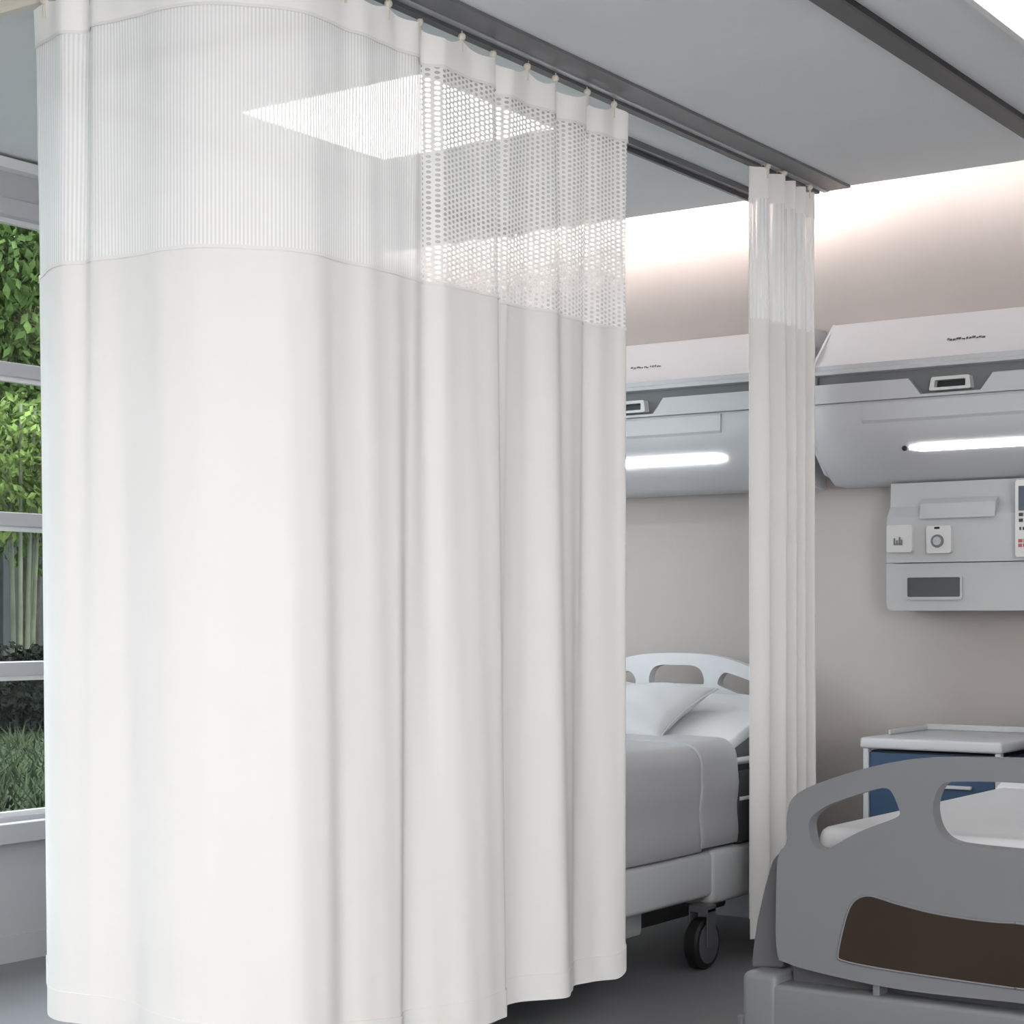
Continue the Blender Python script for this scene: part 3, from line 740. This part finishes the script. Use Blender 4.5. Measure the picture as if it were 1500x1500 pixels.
# ------------------------------------------------------------------ bedside cabinet
def cabinet():
    y0, y1 = 5.85, 6.38; x0, x1 = on_y(1264, 1080, y0).x, on_y(1466, 1085, y0).x; zt = .788
    t = thing('bedside_cabinet', 'blue fronted bedside cabinet with pale top behind the grey bed', 'cabinet', ((x0+x1)/2, y0, 0)); w = (x1-x0)/2; d = y1-y0
    smooth_box('cabinet_top', M['cab'], t, -w-.008, w+.008, -.012, d, .75, zt, .010, 3)
    bm = new_bm()
    box(bm, -w+.02, w-.02, d-.015, d, zt, zt+.022); box(bm, -w+.02, -w+.03, .17, d-.015, zt, zt+.018)
    fin('top_gallery', bm, M['cab'], t, bevel=.004)
    for sx in (-1, 1):
        for yy in (0, d-.028):
            BX('corner_post', M['cab'], t, min(sx*w, sx*(w-.02)), max(sx*w, sx*(w-.02)), yy, yy+.028, .07, .752, bevel=.003)
        BX('side_panel', M['blue'], t, min(sx*(w-.004), sx*(w-.014)), max(sx*(w-.004), sx*(w-.014)), .026, d-.026, .09, .735)
    BX('cabinet_body', M['black'], t, -w+.018, w-.018, .03, d-.012, .085, .742)
    dr = BX('drawer', M['blue'], t, -w+.022, w-.022, .006, .03, .435, .738, bevel=.003)
    BX('handle', M['cab'], dr, -.145, .145, -.008, .008, .625, .637, bevel=.003)
    dr = BX('door', M['blue'], t, -w+.022, w-.022, .006, .03, .10, .423, bevel=.003)
    BX('handle', M['cab'], dr, w-.08, w-.068, -.008, .008, .22, .34, bevel=.003)
    for sx in (-1, 1):
        for yy in (.05, d-.05):
            bm = new_bm(); lathe_x(bm, sx*(w-.04), yy, .035, [(-.012, .025), (-.01, .035), (.01, .035), (.012, .025)]); box(bm, sx*(w-.04)-.02, sx*(w-.04)+.02, yy-.02, yy+.02, .045, .088)
            fin('caster', bm, M['rubber'], t)
cabinet()

# ------------------------------------------------------------------ garden outside the windows
LAWN = .2
g = BX('lawn', M['grass'], None, -60, XL-.3, -20, 60, -.05, LAWN); g['kind'] = 'structure'
def leaves(bm, n, cx, cy, cz, rx, ry, rz, size, shell=.55, droop=0):
    for _ in range(n):
        while True:
            v = Vector((random.uniform(-1, 1), random.uniform(-1, 1), random.uniform(-1, 1)))
            if shell < v.length < 1: break
        p = Vector((cx+v.x*rx, cy+v.y*ry, cz+v.z*rz))
        if p.z < .0: p.z = random.uniform(0, .15)
        d = (v*.6+Vector((random.uniform(-1, 1), random.uniform(-1, 1), random.uniform(-1, .6)-droop))).normalized()
        s = d.cross(Vector((random.uniform(-1, 1), random.uniform(-1, 1), random.uniform(-1, 1)))).normalized()
        L = size*random.uniform(.6, 1.4); w = L*.24; nn = d.cross(s)*L*.08
        a, b, c, e, m = p, p+d*L*.45+s*w, p+d*L, p+d*L*.45-s*w, p+d*L*.5-nn
        va, vb, vc, ve, vm = [bm.verts.new(q) for q in (a, b, c, e, m)]
        bm.faces.new((va, vb, vm)); bm.faces.new((vb, vc, vm)); bm.faces.new((vc, ve, vm)); bm.faces.new((ve, va, vm))
def shrub(x, y, r, h, n, m, size, label, group):
    t = thing('garden_shrub', label, 'shrub', (x, y, LAWN), group)
    bm = new_bm()
    for k in range(5):
        a = k*1.26; leaves(bm, n//5, math.cos(a)*r*.4, math.sin(a)*r*.4, h*(.42+.1*math.sin(k*2)), r*.75, r*.75, h*.5, size, .4)
    fin('foliage', bm, m, t)
    bm = new_bm()
    for k in range(4):
        a = k*1.6; tube(bm, [(.05*math.cos(a), .05*math.sin(a), 0), (r*.3*math.cos(a), r*.3*math.sin(a), h*.6)], [.03, .012], 6)
    fin('stems', bm, M['bark'], t)
def tree(x, y, h, r, n, m, size, label):
    t = thing('garden_tree', label, 'tree', (x, y, LAWN), 'trees outside the window')
    bm = new_bm(); tube(bm, [(0, 0, 0), (.05, .03, h*.35), (-.03, .05, h*.75)], [.13, .10, .05], 9); tr = fin('trunk', bm, M['bark'], t, smooth=True)
    bm = new_bm()
    for k in range(7):
        a = k*.9; q = r*(.15+.45*((k*3) % 5)/5)
        leaves(bm, n//7, math.cos(a)*q, math.sin(a)*q, h*(.40+.48*((k*2) % 7)/7), r*.6, r*.6, h*.2, size, .35, .2)
    fin('foliage', bm, m, t)
def bamboo(x, y, h, label):
    t = thing('bamboo_clump', label, 'bamboo', (x, y, LAWN), 'bamboo clumps outside the window')
    for k in range(9):
        a = k*.7; q = .1+.28*((k*5) % 9)/9; bx, by = math.cos(a)*q, math.sin(a)*q; lx, ly = bx*2.2, by*2.2
        bm = new_bm(); pts = []; rad = []
        for i in range(15):
            f = i/14; pts.append((bx+(lx-bx)*f*f, by+(ly-by)*f*f, h*f)); rad.append((.028 if i % 2 else .025)*(1-.5*f))
        tube(bm, pts, rad, 8); fin('cane', bm, M['stem'], t, smooth=True)
    bm = new_bm(); leaves(bm, 2400, 0, 0, h*.82, .9, .9, h*.22, .115, .1, .4); fin('foliage', bm, M['leaf_c'], t)

# the strip of window left of the curtain looks towards (-.79, .67); the planting stands across that line
SP = [(-12.7, 10.75, 'low dark shrub on the lawn in front of the bamboo canes'), (-12.5, 12.5, 'low dark shrub right of the bamboo beyond the lawn'),
      (-12.6, 9.0, 'low dark shrub left of the bamboo beyond the lawn'), (-12.6, 14.3, 'low dark shrub far along the lawn'), (-12.6, 7.2, 'low dark shrub towards the front of the garden')]
for x, y, lb in SP: shrub(x, y, .70, .78, 3600, M['leaf_b'], .085, lb, 'shrubs outside the window')
bamboo(-13.8, 11.65, 3.0, 'clump of green bamboo canes seen through the window at left edge')
bamboo(-13.9, 14.2, 3.0, 'clump of bamboo canes behind the curtain, right of the first clump')
bamboo(-13.9, 9.2, 3.0, 'clump of bamboo canes left of the view through the window')
for k, (x, y, h, r, n, m, lb) in enumerate([(-17.5, 14.9, 7.6, 2.3, 20000, 'leaf_a', 'leafy green tree filling the upper window panes at left edge'),
      (-17.5, 20.3, 7.6, 2.2, 4500, 'leaf_a', 'green tree behind the curtain top, right of the leafy tree'), (-17.5, 9.5, 6.4, 2.2, 4000, 'leaf_a', 'green tree left of the view through the window'),
      (-24, 20.4, 8.6, 2.5, 9000, 'leaf_c', 'fresh green tree standing behind the fence and the leafy tree'), (-24, 26.0, 7.5, 2.5, 4000, 'leaf_c', 'fresh green tree furthest along the fence'),
      (-24, 14.8, 7.5, 2.5, 3500, 'leaf_c', 'fresh green tree behind the fence towards the front of the garden')]):
    tree(x, y, h, r, n, M[m], .15 if n > 9500 else .24, lb)
fe = thing('garden_fence', 'grey slatted fence behind the garden plants', 'fence', (-20.6, 17, LAWN))
bm = new_bm()
for k in range(84): box(bm, -.015, .015, -10+k*.24, -9.762+k*.24, .1, 2.5)
fin('slat_panel', bm, M['fence'], fe)
for z in (.4, 2.2): BX('rail', M['fence'], fe, .015, .06, -10.1, 10.2, z, z+.09)
for k in range(9): BX('post', M['fence'], fe, .02, .11, -10+k*2.5, -9.9+k*2.5, 0, 2.6)
bm = new_bm()
for _ in range(9000):
    f = random.random()**1.3; x = XL-2.2-4.6*f; y = 3.6+8*random.random(); h = random.uniform(.05, .16); a = random.uniform(0, 6.28); dx, dy = math.cos(a)*.012, math.sin(a)*.012
    lx, ly = random.uniform(-.12, .12), random.uniform(-.12, .12)
    bm.faces.new([bm.verts.new(v) for v in ((x-dx, y-dy, LAWN), (x+dx, y+dy, LAWN), (x+lx, y+ly, h+LAWN))])
gr = fin('grass_blades', bm, M['blade']); gr['kind'] = 'stuff'; tag(gr, 'grass blades on the lawn outside the window', 'grass')

# ------------------------------------------------------------------ daylight, camera
w = bpy.data.worlds.new('sky'); bpy.context.scene.world = w; w.use_nodes = True
bg = w.node_tree.nodes['Background']; bg.inputs['Color'].default_value = (.88, .94, 1.0, 1); bg.inputs['Strength'].default_value = SKY
sun = bpy.data.lights.new('sun', 'SUN'); sun.energy = SUN; sun.angle = math.radians(3); sun.color = (1, .95, .86)
so = bpy.data.objects.new('sun', sun); C.objects.link(so)
so.rotation_euler = Vector((-.55, .25, -.8)).to_track_quat('-Z', 'Y').to_euler(); so.location = (-4, 0, 12)
cam = bpy.data.cameras.new('camera'); co = bpy.data.objects.new('camera', cam); C.objects.link(co)
co.location = (0, 0, EYE); co.rotation_euler = (PI/2, 0, math.atan2(SA, CA))
cam.sensor_width = 36; cam.sensor_fit = 'HORIZONTAL'; cam.lens = F_PX/1500*36; cam.shift_y = (HZ-750)/1500
cam.clip_start = .05; cam.clip_end = 300
S = bpy.context.scene; S.camera = co
S.view_settings.view_transform = 'Standard'; S.view_settings.look = 'None'; S.view_settings.exposure = 0; S.view_settings.gamma = 1
S.view_settings.use_curve_mapping = False
S.cycles.max_bounces = 8; S.cycles.transparent_max_bounces = 16
